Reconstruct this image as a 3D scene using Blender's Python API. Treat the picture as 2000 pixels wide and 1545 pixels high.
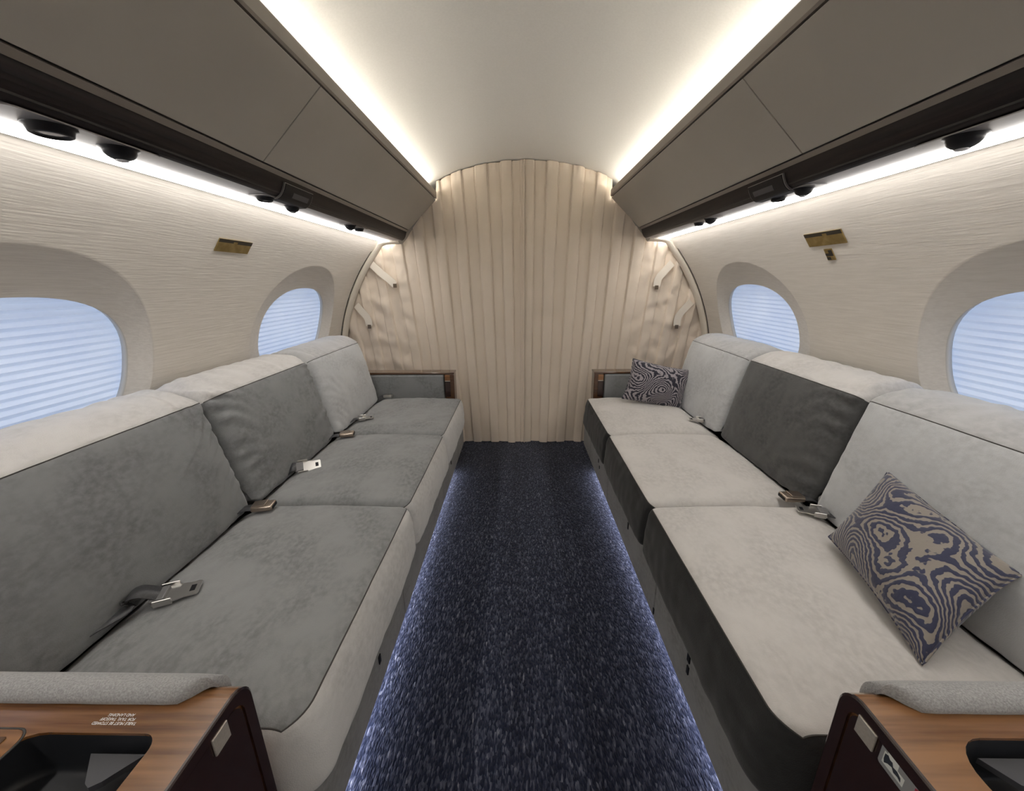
import bpy, bmesh, math, random
from mathutils import Vector, Matrix, noise as mnoise
random.seed(7)
for o in list(bpy.data.objects): bpy.data.objects.remove(o)
S = bpy.context.scene
COL = S.collection
R = math.radians
PI = math.pi

# ------------------------------------------------------------------ camera, world, exposure
F_PX = 759.0
pitch, yaw, roll = R(16.36), R(1.1), R(-0.5)
CAM = Vector((-.03, 0, 1.16))
fw = Vector((-math.sin(yaw)*math.cos(pitch), math.cos(yaw)*math.cos(pitch), -math.sin(pitch)))
rt0 = Vector((math.cos(yaw), math.sin(yaw), 0)); up0 = rt0.cross(fw)
rt = rt0*math.cos(roll)+up0*math.sin(roll); up = up0*math.cos(roll)-rt0*math.sin(roll)
cd = bpy.data.cameras.new('camera'); cam = bpy.data.objects.new('camera', cd); COL.objects.link(cam)
cd.sensor_fit = 'HORIZONTAL'; cd.sensor_width = 36; cd.lens = F_PX/2000*36; cd.clip_start = .02
cam.matrix_world = Matrix(((rt.x, up.x, -fw.x, CAM.x), (rt.y, up.y, -fw.y, CAM.y), (rt.z, up.z, -fw.z, CAM.z), (0, 0, 0, 1)))
S.camera = cam
w = bpy.data.worlds.new('World'); S.world = w; w.use_nodes = True
bg = w.node_tree.nodes['Background']; bg.inputs[0].default_value = (.66, .79, 1, 1); bg.inputs[1].default_value = .46
S.view_settings.view_transform = 'Standard'; S.view_settings.look = 'None'
S.view_settings.gamma = 1; S.view_settings.use_curve_mapping = False
S.view_settings.exposure = 1.63
WALL_LED, COVE_LED, FLOOR_LED = 5.2, 10.2, 7.0

# ------------------------------------------------------------------ materials
MATS = {}
def lerp(a, b, t): return a+(b-a)*t
def material(name, c1, c2=None, scale=(8, 8, 8), detail=4, rough=.6, metal=0, sheen=0, bump=0, bscale=None, bdist=.002,
             coat=0, emit=None, strength=0, lo=.35, hi=.65, c3=None, cscale=None, spec=.5):
    m = bpy.data.materials.new(name); m.use_nodes = True; MATS[name] = m
    nt = m.node_tree; N = nt.nodes; L = nt.links; p = N['Principled BSDF']
    p.inputs['Roughness'].default_value = rough; p.inputs['Metallic'].default_value = metal
    p.inputs['Coat Weight'].default_value = coat; p.inputs['Coat Roughness'].default_value = .08
    p.inputs['Sheen Weight'].default_value = sheen; p.inputs['Sheen Roughness'].default_value = .45
    p.inputs['Specular IOR Level'].default_value = spec
    tc = N.new('ShaderNodeTexCoord')
    def noisetex(sc, det):
        mp = N.new('ShaderNodeMapping'); mp.inputs['Scale'].default_value = sc
        L.new(tc.outputs['Object'], mp.inputs['Vector'])
        t = N.new('ShaderNodeTexNoise'); t.inputs['Scale'].default_value = 1; t.inputs['Detail'].default_value = det
        L.new(mp.outputs['Vector'], t.inputs['Vector']); return t
    def ramp(src, cols):
        r = N.new('ShaderNodeValToRGB')
        for i, (pos, c) in enumerate(cols):
            e = r.color_ramp.elements[i] if i < 2 else r.color_ramp.elements.new(pos)
            e.position = pos; e.color = (*c, 1)
        L.new(src, r.inputs['Fac']); return r
    if c2 is None: p.inputs['Base Color'].default_value = (*c1, 1)
    else:
        r = ramp(noisetex(scale, detail).outputs['Fac'], [(lo, c1), (hi, c2)])
        out = r.outputs['Color']
        if c3 is not None:
            t2 = noisetex(cscale, 3)
            r2 = ramp(t2.outputs['Fac'], [(.38, (0, 0, 0)), (.66, (1, 1, 1))])
            mx = N.new('ShaderNodeMix'); mx.data_type = 'RGBA'
            L.new(r2.outputs['Color'], mx.inputs['Factor']); L.new(out, mx.inputs['A']); mx.inputs['B'].default_value = (*c3, 1)
            out = mx.outputs['Result']
        L.new(out, p.inputs['Base Color'])
    if bump:
        b = N.new('ShaderNodeBump'); b.inputs['Strength'].default_value = bump; b.inputs['Distance'].default_value = bdist
        L.new(noisetex(bscale or scale, 3).outputs['Fac'], b.inputs['Height']); L.new(b.outputs['Normal'], p.inputs['Normal'])
    if emit: p.inputs['Emission Color'].default_value = (*emit, 1); p.inputs['Emission Strength'].default_value = strength
    return m
def grey(v, warm=0): return (v*(1+warm), v, v*(1-warm))
material('wall_cloth', (.63, .585, .525), (.70, .655, .595), scale=(110, 9, 190), detail=5, rough=.8, bump=.42, bscale=(150, 10, 260), bdist=.0022, lo=.3, hi=.7)
material('ceiling_cloth', (.81, .785, .74), (.84, .815, .77), scale=(160, 160, 160), rough=.85, bump=.25, bscale=(500, 500, 500), bdist=.001)
material('bin_door', (.40, .375, .335), (.42, .395, .355), scale=(3, 3, 3), rough=.5, bump=.05, bscale=(500, 500, 500), bdist=.0006)
material('bin_strip', (.24, .21, .185), rough=.5)
material('bin_gap', (.03, .026, .024), rough=.6)
material('dark_wood', (.010, .008, .009), (.022, .016, .016), scale=(60, 3, 60), detail=6, rough=.45, coat=.05, spec=.2)
material('rail_grey', (.27, .255, .255), rough=.5)
material('black_plastic', (.007, .007, .009), rough=.5, spec=.25)
material('bezel', (.22, .21, .21), rough=.4, metal=.4)
material('lens', (.55, .55, .58), rough=.15, coat=.5)
material('led_white', (1, 1, 1), emit=(1, .965, .92), strength=WALL_LED)
material('led_cove', (1, 1, 1), emit=(1, .945, .83), strength=COVE_LED)
material('led_floor', (1, 1, 1), emit=(.80, .83, 1), strength=FLOOR_LED)
material('curtain_cloth', (.74, .635, .52), (.78, .67, .555), scale=(5, 5, 5), rough=.85, bump=.12, bscale=(300, 300, 300), bdist=.001, sheen=.1)
material('strap_cloth', (.80, .73, .63), rough=.7)
material('snap', (.16, .12, .085), rough=.4, metal=.6)
material('trim_cream', (.68, .62, .53), rough=.6)
material('seam_dark', (.06, .055, .05), rough=.8)
material('gold_plate', (.30, .21, .07), (.42, .31, .13), scale=(40, 40, 40), rough=.38, metal=.75)
material('gold_dark', (.035, .028, .018), rough=.4, metal=.3)
material('steel', (.60, .585, .56), rough=.3, metal=1)
material('bronze', (.42, .35, .29), rough=.3, metal=1)
material('nickel_plate', (.52, .47, .40), (.58, .53, .46), scale=(10, 300, 300), rough=.4, metal=.45)
material('belt_web', (.035, .035, .038), (.06, .06, .063), scale=(300, 300, 300), rough=.45, bump=.3, bscale=(700, 700, 700), bdist=.0006)
material('belt_web_light', (.14, .138, .14), rough=.45)
material('text_white', (.85, .83, .80), rough=.6)
material('tray_black', (.012, .013, .016), rough=.45)
material('tray_rubber', (.06, .06, .068), rough=.55)
material('sticker_grey', (.27, .27, .265), rough=.5)
material('sticker_white', (.72, .73, .68), rough=.5)
material('sticker_dark', (.03, .035, .045), rough=.5)
material('sticker_red', (.33, .02, .045), rough=.5)
material('frame_cream', (.56, .53, .48), rough=.6)
material('bulkhead', (.35, .31, .26), rough=.8)
for nm, v, wm in (('velvet_mid', .205, -.02), ('velvet_lit_band', .50, .03), ('velvet_lit_seat', .51, .04), ('velvet_shaded_back', .082, 0.0), ('velvet_soft_sheen', .42, .0),
                  ('velvet_shaded_seat', .225, -.012), ('velvet_base', .21, .015), ('velvet_lit_back', .51, -.02), ('velvet_lit_front', .60, .02), ('velvet_shaded_front', .026, 0)):  # cushion tones: one grey velvet, nap sheen and shade painted into the colour
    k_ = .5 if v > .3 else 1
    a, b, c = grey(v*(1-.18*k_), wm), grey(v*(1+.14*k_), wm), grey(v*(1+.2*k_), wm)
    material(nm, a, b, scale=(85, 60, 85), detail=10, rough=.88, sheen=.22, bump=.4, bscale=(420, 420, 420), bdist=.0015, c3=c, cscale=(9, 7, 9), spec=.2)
material('velvet_pad', grey(.25, .01), grey(.37, .01), scale=(420, 420, 420), detail=6, rough=.9, sheen=.25, bump=.5, bscale=(500, 500, 500), bdist=.0015)

def wood(name, ca, cb, cc, rough=.24):
    m = material(name, ca, cb, scale=(7, 140, 140), detail=8, rough=rough, coat=.7, lo=.32, hi=.68, c3=cc, cscale=(3, 42, 42))
wood('walnut', (.100, .038, .012), (.225, .098, .034), (.285, .135, .052))
wood('mahogany', (.018, .008, .006), (.035, .014, .010), (.028, .012, .009), rough=.2)
wood('walnut_post', (.055, .026, .014), (.12, .058, .028), (.09, .042, .02))

def carpet_mat():
    m = bpy.data.materials.new('carpet'); m.use_nodes = True; MATS['carpet'] = m
    nt = m.node_tree; N = nt.nodes; L = nt.links; p = N['Principled BSDF']; p.inputs['Roughness'].default_value = .95
    p.inputs['Sheen Weight'].default_value = .15; p.inputs['Specular IOR Level'].default_value = .1
    tc = N.new('ShaderNodeTexCoord')
    def nz(sc, d):
        mp = N.new('ShaderNodeMapping'); mp.inputs['Scale'].default_value = sc; L.new(tc.outputs['Object'], mp.inputs['Vector'])
        t = N.new('ShaderNodeTexNoise'); t.inputs['Scale'].default_value = 1; t.inputs['Detail'].default_value = d
        L.new(mp.outputs['Vector'], t.inputs['Vector']); return t
    def vor(sc):
        mp = N.new('ShaderNodeMapping'); mp.inputs['Scale'].default_value = sc; L.new(tc.outputs['Object'], mp.inputs['Vector'])
        t = N.new('ShaderNodeTexVoronoi'); t.inputs['Scale'].default_value = 1; L.new(mp.outputs['Vector'], t.inputs['Vector']); return t
    r = N.new('ShaderNodeValToRGB'); cr = r.color_ramp
    cr.elements[0].position = .36; cr.elements[0].color = (.009, .012, .026, 1)
    cr.elements[1].position = .70; cr.elements[1].color = (.088, .096, .130, 1)
    e = cr.elements.new(.52); e.color = (.019, .024, .046, 1)
    e = cr.elements.new(.80); e.color = (.24, .245, .275, 1)
    v = vor((240, 80, 1)); sep = N.new('ShaderNodeSeparateColor'); L.new(v.outputs['Color'], sep.inputs[0])
    mf = N.new('ShaderNodeMix'); mf.data_type = 'FLOAT'; mf.inputs['Factor'].default_value = .36
    L.new(nz((120, 34, 50), 4).outputs['Fac'], mf.inputs['A']); L.new(sep.outputs[0], mf.inputs['B']); L.new(mf.outputs['Result'], r.inputs['Fac'])
    r2 = N.new('ShaderNodeValToRGB'); r2.color_ramp.elements[0].position = .3; r2.color_ramp.elements[0].color = (.55, .55, .6, 1)
    r2.color_ramp.elements[1].position = .7; r2.color_ramp.elements[1].color = (1.2, 1.2, 1.2, 1)
    L.new(nz((5.5, .5, 1), 2).outputs['Fac'], r2.inputs['Fac'])
    mx = N.new('ShaderNodeMix'); mx.data_type = 'RGBA'; mx.blend_type = 'MULTIPLY'; mx.inputs['Factor'].default_value = 1
    L.new(r.outputs['Color'], mx.inputs['A']); L.new(r2.outputs['Color'], mx.inputs['B']); L.new(mx.outputs['Result'], p.inputs['Base Color'])
    b = N.new('ShaderNodeBump'); b.inputs['Strength'].default_value = 1; b.inputs['Distance'].default_value = .004
    b.invert = True
    L.new(v.outputs['Distance'], b.inputs['Height']); L.new(b.outputs['Normal'], p.inputs['Normal'])
carpet_mat()

def shade_mat():
    m = bpy.data.materials.new('window_shade'); m.use_nodes = True; MATS['window_shade'] = m
    nt = m.node_tree; N = nt.nodes; L = nt.links; N.remove(N['Principled BSDF'])
    d = N.new('ShaderNodeBsdfDiffuse'); d.inputs[0].default_value = (.74, .77, .86, 1)
    t = N.new('ShaderNodeBsdfTranslucent'); mx = N.new('ShaderNodeMixShader'); mx.inputs[0].default_value = .42
    tc = N.new('ShaderNodeTexCoord'); nz = N.new('ShaderNodeTexNoise'); nz.inputs['Scale'].default_value = 5
    L.new(tc.outputs['Object'], nz.inputs['Vector'])
    r = N.new('ShaderNodeValToRGB'); r.color_ramp.elements[0].position = .35; r.color_ramp.elements[0].color = (.76, .80, .90, 1)
    r.color_ramp.elements[1].position = .65; r.color_ramp.elements[1].color = (.90, .91, .95, 1)
    L.new(nz.outputs['Fac'], r.inputs['Fac']); L.new(r.outputs['Color'], t.inputs[0])
    L.new(d.outputs[0], mx.inputs[1]); L.new(t.outputs[0], mx.inputs[2]); L.new(mx.outputs[0], N['Material Output'].inputs['Surface'])
    m = bpy.data.materials.new('clear_pane'); m.use_nodes = True; MATS['clear_pane'] = m
    nt = m.node_tree; N = nt.nodes; L = nt.links; N.remove(N['Principled BSDF'])
    a = N.new('ShaderNodeBsdfTransparent'); a.inputs[0].default_value = (.96, .97, .98, 1)
    g = N.new('ShaderNodeBsdfGlossy'); g.inputs['Roughness'].default_value = .03; mx = N.new('ShaderNodeMixShader'); mx.inputs[0].default_value = .06
    L.new(a.outputs[0], mx.inputs[1]); L.new(g.outputs[0], mx.inputs[2]); L.new(mx.outputs[0], N['Material Output'].inputs['Surface'])
shade_mat()

def zebra(name, base, stripe, k, sc, thr):
    m = bpy.data.materials.new(name); m.use_nodes = True; MATS[name] = m
    nt = m.node_tree; N = nt.nodes; L = nt.links; p = N['Principled BSDF']; p.inputs['Roughness'].default_value = .75
    p.inputs['Sheen Weight'].default_value = .3
    tc = N.new('ShaderNodeTexCoord')
    mp = N.new('ShaderNodeMapping'); mp.inputs['Scale'].default_value = sc; L.new(tc.outputs['Object'], mp.inputs['Vector'])
    a = N.new('ShaderNodeTexNoise'); a.inputs['Scale'].default_value = 1; a.inputs['Detail'].default_value = 0; L.new(mp.outputs['Vector'], a.inputs['Vector'])
    b = N.new('ShaderNodeTexNoise'); b.inputs['Scale'].default_value = 9; b.inputs['Detail'].default_value = 1; L.new(mp.outputs['Vector'], b.inputs['Vector'])
    def mth(op, x, y):
        n = N.new('ShaderNodeMath'); n.operation = op
        for i, v in enumerate((x, y)):
            if v is None: continue
            if isinstance(v, (int, float)): n.inputs[i].default_value = v
            else: L.new(v, n.inputs[i])
        return n.outputs[0]
    val = mth('ADD', mth('MULTIPLY', a.outputs['Fac'], k), mth('MULTIPLY', b.outputs['Fac'], .9))
    s = mth('SINE', mth('MULTIPLY', val, 2*PI), None)
    r = N.new('ShaderNodeValToRGB'); r.color_ramp.elements[0].position = .5+thr-.06; r.color_ramp.elements[0].color = (*base, 1)
    r.color_ramp.elements[1].position = .5+thr+.06; r.color_ramp.elements[1].color = (*stripe, 1)
    h = mth('ADD', mth('MULTIPLY', s, .5), .5); L.new(h, r.inputs['Fac']); L.new(r.outputs['Color'], p.inputs['Base Color'])
    bp = N.new('ShaderNodeBump'); bp.inputs['Strength'].default_value = .4; bp.inputs['Distance'].default_value = .002; bp.invert = True
    L.new(h, bp.inputs['Height']); L.new(bp.outputs['Normal'], p.inputs['Normal'])
zebra('zebra_navy', (.024, .028, .068), (.25, .22, .19), 22, (8.6, 8.6, 8.6), .13)
zebra('zebra_black', (.013, .012, .026), (.32, .29, .31), 22, (8.2, 8.2, 8.2), .04)

# ------------------------------------------------------------------ helpers
def link(o, parent=None, loc=None):
    COL.objects.link(o)
    if parent is not None:
        o.parent = parent
        if loc is not None and parent.type == 'EMPTY': o.matrix_parent_inverse = Matrix.Translation(-Vector(loc))
    return o
def make(name, verts, faces, mats, parent=None, ploc=None, smooth=True, fm=None, recalc=False):
    me = bpy.data.meshes.new(name); me.from_pydata([tuple(v) for v in verts], [], faces)
    for m in (mats if isinstance(mats, (list, tuple)) else [mats]): me.materials.append(MATS[m])
    if fm: me.polygons.foreach_set('material_index', fm)
    if recalc:
        bm = bmesh.new(); bm.from_mesh(me); bmesh.ops.recalc_face_normals(bm, faces=bm.faces); bm.to_mesh(me); bm.free()
    me.polygons.foreach_set('use_smooth', [smooth]*len(me.polygons)); me.update()
    o = bpy.data.objects.new(name, me); return link(o, parent, ploc)
def from_bm(name, bm, mats, parent=None, ploc=None, smooth=False):
    me = bpy.data.meshes.new(name); bm.to_mesh(me); bm.free()
    for m in (mats if isinstance(mats, (list, tuple)) else [mats]): me.materials.append(MATS[m])
    me.polygons.foreach_set('use_smooth', [smooth]*len(me.polygons)); me.update()
    o = bpy.data.objects.new(name, me); return link(o, parent, ploc)
def empty(name, loc, label, cat, group=None, rot=None):
    o = bpy.data.objects.new(name, None); o.location = loc; o.empty_display_size = .05
    if rot: o.rotation_euler = rot
    COL.objects.link(o); tag(o, label, cat, group); return o
def tag(o, label, cat, group=None):
    o['label'] = label; o['category'] = cat
    if group: o['group'] = group
    return o
def struct(o): o['kind'] = 'structure'; return o
def grid(rows, closed_u=False, closed_v=False):
    """rows: list of equal length lists of points -> verts, faces"""
    nr, nc = len(rows), len(rows[0]); V = [p for r in rows for p in r]; Fc = []
    for i in range(nr if closed_v else nr-1):
        for j in range(nc if closed_u else nc-1):
            a = i*nc+j; b = i*nc+(j+1) % nc; i2 = (i+1) % nr
            Fc.append((a, b, i2*nc+(j+1) % nc, i2*nc+j))
    return V, Fc
def rbox(dx, dy, dz, bev=.003, seg=2, at=(0, 0, 0), rot=None):
    bm = bmesh.new(); bmesh.ops.create_cube(bm, size=1)
    bmesh.ops.scale(bm, vec=(dx, dy, dz), verts=bm.verts)
    if bev: bmesh.ops.bevel(bm, geom=list(bm.edges), offset=bev, segments=seg, profile=.5, affect='EDGES')
    if rot is not None: bmesh.ops.transform(bm, matrix=rot, verts=bm.verts)
    bmesh.ops.translate(bm, vec=at, verts=bm.verts); return bm
def lathe(prof, n=28):
    rows = [[(r*math.cos(2*PI*i/n), r*math.sin(2*PI*i/n), z) for i in range(n)] for r, z in prof]
    return grid(rows, closed_u=True)
def tube(path, r, n=6, closed=False):
    P = [Vector(p) for p in path]; rows = []
    for i, p in enumerate(P):
        t = (P[min(i+1, len(P)-1)]-P[max(i-1, 0)]).normalized()
        a = Vector((0, 0, 1)) if abs(t.z) < .9 else Vector((1, 0, 0))
        u = t.cross(a).normalized(); v = t.cross(u)
        rows.append([p+(u*math.cos(2*PI*k/n)+v*math.sin(2*PI*k/n))*r for k in range(n)])
    return grid(rows, closed_u=True)
def ribbon(path, width_dir, wdt, th=.0015):
    """flat strap along path; width_dir constant vector or list"""
    P = [Vector(p) for p in path]; rows = []
    for i, p in enumerate(P):
        t = (P[min(i+1, len(P)-1)]-P[max(i-1, 0)]).normalized()
        wd = Vector(width_dir[i] if isinstance(width_dir, list) else width_dir); wd = (wd-t*wd.dot(t)).normalized(); nrm = t.cross(wd)
        rows.append([p-wd*wdt/2-nrm*th, p+wd*wdt/2-nrm*th, p+wd*wdt/2+nrm*th, p-wd*wdt/2+nrm*th])
    V, Fc = grid(rows, closed_u=True); n = len(rows)
    Fc.append((0, 1, 2, 3)); Fc.append(tuple(4*(n-1)+k for k in (3, 2, 1, 0))); return V, Fc
def smooth_path(pts, n=8):
    P = [Vector(p) for p in pts]; out = []
    for i in range(len(P)-1):
        p0, p1, p2, p3 = P[max(i-1, 0)], P[i], P[i+1], P[min(i+2, len(P)-1)]
        for k in range(n):
            t = k/n
            out.append(.5*((2*p1)+(p2-p0)*t+(2*p0-5*p1+4*p2-p3)*t*t+(3*p1-p0-3*p2+p3)*t**3))
    out.append(P[-1]); return out
def prism(prof, a0, a1, axis='y'):
    """closed polygon prof of 2-tuples extruded along axis between a0 and a1"""
    n = len(prof)
    if axis == 'y': V = [(p[0], a, p[1]) for a in (a0, a1) for p in prof]
    elif axis == 'x': V = [(a, p[0], p[1]) for a in (a0, a1) for p in prof]
    else: V = [(p[0], p[1], a) for a in (a0, a1) for p in prof]
    Fc = [(i, (i+1) % n, n+(i+1) % n, n+i) for i in range(n)]+[tuple(range(n-1, -1, -1)), tuple(range(n, 2*n))]
    return V, Fc
def rrect(cx, cy, hx, hy, rads, n=6):
    """rounded rectangle, rads = radius at (+x+y, -x+y, -x-y, +x-y)"""
    out = []
    for q, (sx, sy) in enumerate(((1, 1), (-1, 1), (-1, -1), (1, -1))):
        r = rads[q] if isinstance(rads, (list, tuple)) else rads
        for k in range(n+1):
            a = q*PI/2+k/n*PI/2
            out.append((cx+sx*(hx-r)+r*math.cos(a), cy+sy*(hy-r)+r*math.sin(a)))
    return out
def smoothstep(a, b, x):
    t = max(0, min(1, (x-a)/(b-a))); return t*t*(3-2*t)
def nz(x, y, z): return mnoise.noise(Vector((x, y, z)))

# ------------------------------------------------------------------ the cabin shell
RC, ZC = 1.283, .53                      # fuselage lining: circle about the cabin axis
Y0, YC, YB = -2.2, 2.73, 2.86            # rear end, curtain, front bulkhead
def wall_pt(s, y, ang, depth=0.0):
    r = RC+depth; return (s*r*math.cos(ang), y, ZC+r*math.sin(ang))
WIN_Y = [-1.625, -.375, .875, 2.125]; WIN_A = R(17.2); WIN_HY, WIN_HS = .305, .226; HALF = .625; OUT_DY = -.036
A_TOP, A_BOT = R(52), R(-25)
def build_wall(s, name):
    V = []; Fc = []
    sB, sT = (A_BOT-WIN_A)*RC, (A_TOP-WIN_A)*RC
    corners = [math.atan2(sT, HALF), math.atan2(sT, -HALF), math.atan2(sB, -HALF)+2*PI, math.atan2(sB, HALF)+2*PI]
    th = []
    for i in range(4):
        a, b = corners[i], corners[(i+1) % 4]+(2*PI if i == 3 else 0)
        th += [a+(b-a)*k/36 for k in range(36)]
    ts = [0, .04, .10, .2, .3, .4, .5, .6, .7, .8, .88, .94, .985, 1.0]
    ext = [.012, .05, .12, .22, .35, .5, .66, .83, 1.0]
    for yc in WIN_Y:
        rows = []
        for t in th:
            c, si = math.cos(t), math.sin(t); n = 2.35
            rin = 1/((abs(c)/WIN_HY)**n+(abs(si)/WIN_HS)**n)**(1/n)
            hs = .372 if si > 0 else .30
            rout = 1/((abs(c)/.388)**2.1+(abs(si)/hs)**2.1)**(1/2.1)
            rr = min(HALF/abs(c) if abs(c) > 1e-6 else 9, (sT/si if si > 0 else sB/si) if abs(si) > 1e-6 else 9)
            row = []
            for u in ts:
                d = .036*(1-u**1.15)
                row.append(wall_pt(s, yc+lerp(rin*c, rout*c+OUT_DY, u), WIN_A+lerp(rin, rout, u)*si/RC, d))
            for u in ext:
                row.append(wall_pt(s, yc+lerp(rout*c+OUT_DY, rr*c, u), WIN_A+lerp(rout, rr, u)*si/RC))
            rows.append(row)
        v, f = grid(rows, closed_v=True); o = len(V); V += v; Fc += [tuple(i+o for i in q) for q in f]
    rows = [[wall_pt(s, y, lerp(A_BOT, A_TOP, k/40)) for k in range(41)] for y in (WIN_Y[-1]+HALF, YB)]
    v, f = grid(rows); o = len(V); V += v; Fc += [tuple(i+o for i in q) for q in f]
    return struct(make(name, V, Fc, 'wall_cloth'))
build_wall(-1, 'wall_left'); build_wall(1, 'wall_right')

def build_window(idx, s, yc):
    root = bpy.data.objects.new('window_%d' % idx, None); loc = Vector(wall_pt(s, yc, WIN_A, .07)); root.location = loc
    root.empty_display_size = .05; COL.objects.link(root); root['kind'] = 'structure'
    n = 72; fr = []
    for k in range(n):
        t = 2*PI*k/n; c, si = math.cos(t), math.sin(t); e = 2.35
        rin = 1/((abs(c)/WIN_HY)**e+(abs(si)/WIN_HS)**e)**(1/e)
        fr.append([wall_pt(s, yc+(rin+dr)*c, WIN_A+(rin+dr)*si/RC, dd) for dr, dd in ((.002, .0365), (-.001, .0375), (-.001, .044), (.0, .0545), (.03, .055))])
    V, Fc = grid(fr, closed_v=True); make('window_frame', V, Fc, 'frame_cream', root, loc)
    # cellular shade: sharp horizontal pleats following the lining's curve
    pl = 23; rows = []
    for j in range(pl*2+1):
        sj = -.25+.50*j/(pl*2); hw = WIN_HY*1.06*max(.05, (1-(abs(sj)/.262)**2.35))**(1/2.35)
        d = .0565+(.0065 if j % 2 else 0)
        rows.append([wall_pt(s, yc-hw+2*hw*i/24, WIN_A+sj/RC, d) for i in range(25)])
    V, Fc = grid(rows); make('pleated_shade', V, Fc, 'window_shade', root, loc, smooth=False)
    rows = []
    for j in range(9):
        sj = -.25+.5*j/8; hw = WIN_HY*1.05*max(.05, (1-(abs(sj)/.262)**2.35))**(1/2.35)
        rows.append([wall_pt(s, yc-hw+2*hw*i/8, WIN_A+sj/RC, .105) for i in range(9)])
    V, Fc = grid(rows); make('window_pane', V, Fc, 'clear_pane', root, loc)
wi = 1
for s in (-1, 1):
    for yc in WIN_Y: build_window(wi, s, yc); wi += 1

def ceil_z(x): return 1.886-.29*x*x-.25*x**4
rows = []
for i in range(61):
    x = -.70+1.4*i/60; rows.append([(x, lerp(Y0, YB, k/20), ceil_z(x)) for k in range(21)])
rows = [[(-.80, p[1], 1.60) for p in rows[0]]]+rows+[[(.80, p[1], 1.60) for p in rows[0]]]
V, Fc = grid(rows); struct(make('ceiling', V, Fc, 'ceiling_cloth'))
V, Fc = prism([(-1.25, -.05), (1.25, -.05), (1.25, 0), (-1.25, 0)], Y0, YB); struct(make('floor', V, Fc, 'carpet', smooth=False))
V, Fc = prism([(-1.35, -.05), (1.35, -.05), (1.35, 1.95), (-1.35, 1.95)], YB, YB+.03); struct(make('wall_front', V, Fc, 'bulkhead', smooth=False))
V, Fc = prism([(-1.35, -.05), (1.35, -.05), (1.35, 1.95), (-1.35, 1.95)], Y0-.03, Y0); struct(make('wall_back', V, Fc, 'wall_cloth', smooth=False))

# ------------------------------------------------------------------ overhead bins and their lights
SIDE = {-1: 'the divan without throw pillows', 1: 'the divan with zebra pillows'}
BIN_END = 2.705
def bez2(p0, p1, p2, n):
    return [tuple((1-t)**2*a+2*t*(1-t)*b+t*t*c for a, b, c in zip(p0, p1, p2)) for t in [k/n for k in range(n+1)]]
VAL = bez2((.757, 1.474), (.768, 1.428), (.790, 1.421), 8)     # wood valance, outer surface
def off(prof, d):
    out = []
    for i, p in enumerate(prof):
        a, b = prof[max(i-1, 0)], prof[min(i+1, len(prof)-1)]; tx, tz = b[0]-a[0], b[1]-a[1]; l = math.hypot(tx, tz)
        out.append((p[0]+tz/l*d, p[1]-tx/l*d))
    return out
def mir(prof, s): return [(s*x, z) for x, z in prof]
for s in (-1, 1):
    loc = (s*.80, .3, 1.42)
    b = empty('overhead_bin', loc, 'taupe overhead stowage bin with dark wood valance above '+SIDE[s], 'bin')
    P = lambda nm, prof, y0, y1, m, par=b: make(nm, *prism(mir(prof, s), y0, y1), m, par, loc, smooth=False, recalc=True)
    P('carcass', [(.566, 1.6655), (.572, 1.657), (.757, 1.484), (.775, 1.43), (.93, 1.43), (.95, 1.45), (.95, 1.60), (.66, 1.668), (.5605, 1.6695)], Y0, BIN_END-.004, 'bin_gap')
    st = [(.548, 1.704), (.5505, 1.709), (.556, 1.709), (.560, 1.70), (.562, 1.668), (.552, 1.666), (.548, 1.672)]
    P('top_strip', st, Y0, BIN_END, 'bin_strip')
    seams = [Y0, -.30, 1.21, BIN_END]
    for a, c in zip(seams[:-1], seams[1:]):
        d = [(.5525, 1.6605), (.7405, 1.4855), (.750, 1.4945), (.570, 1.668)]
        V, Fc = prism(mir(d, s), a+.0015, c-.0015)
        bm = bmesh.new(); vs = [bm.verts.new(v) for v in V]; [bm.faces.new([vs[i] for i in f]) for f in Fc]
        bmesh.ops.recalc_face_normals(bm, faces=bm.faces); bmesh.ops.bevel(bm, geom=list(bm.edges), offset=.0018, segments=2, profile=.5, affect='EDGES')
        from_bm('door', bm, 'bin_door', b, loc)
    P('lower_trim', [(.7435, 1.4825), (.7545, 1.4725), (.762, 1.478), (.752, 1.489)], Y0, BIN_END, 'bin_strip')
    vp = VAL+[(.800, 1.430), (.775, 1.470), (.764, 1.476)]
    V, Fc = prism(mir(vp, s), Y0, BIN_END); make('wood_valance', V, Fc, 'dark_wood', b, loc, smooth=True, recalc=True).data.shade_flat()
    P('service_rail', [(.7905, 1.4208), (.872, 1.4195), (.872, 1.426), (.7905, 1.427)], Y0, BIN_END, 'rail_grey')
    tag(make('wall_light_strip', *prism(mir([(.8725, 1.4200), (.8735, 1.4115), (.877, 1.4095), (.900, 1.4085), (.917, 1.4125), (.917, 1.426), (.8725, 1.426)], s), Y0, BIN_END), 'led_white', smooth=False, recalc=True),
        'glowing white light strip along wall above '+SIDE[s], 'light strip')
    P('wall_lip', [(.9168, 1.4126), (.929, 1.4185), (.93, 1.424), (.9168, 1.426)], Y0, BIN_END, 'frame_cream')
    tag(make('ceiling_light_strip', *prism(mir([(.598, 1.686), (.612, 1.686), (.612, 1.699), (.598, 1.699)], s), Y0, BIN_END-.03), 'led_cove', smooth=False, recalc=True),
        'ceiling wash light strip hidden atop overhead bin above '+SIDE[s], 'light strip')

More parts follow.
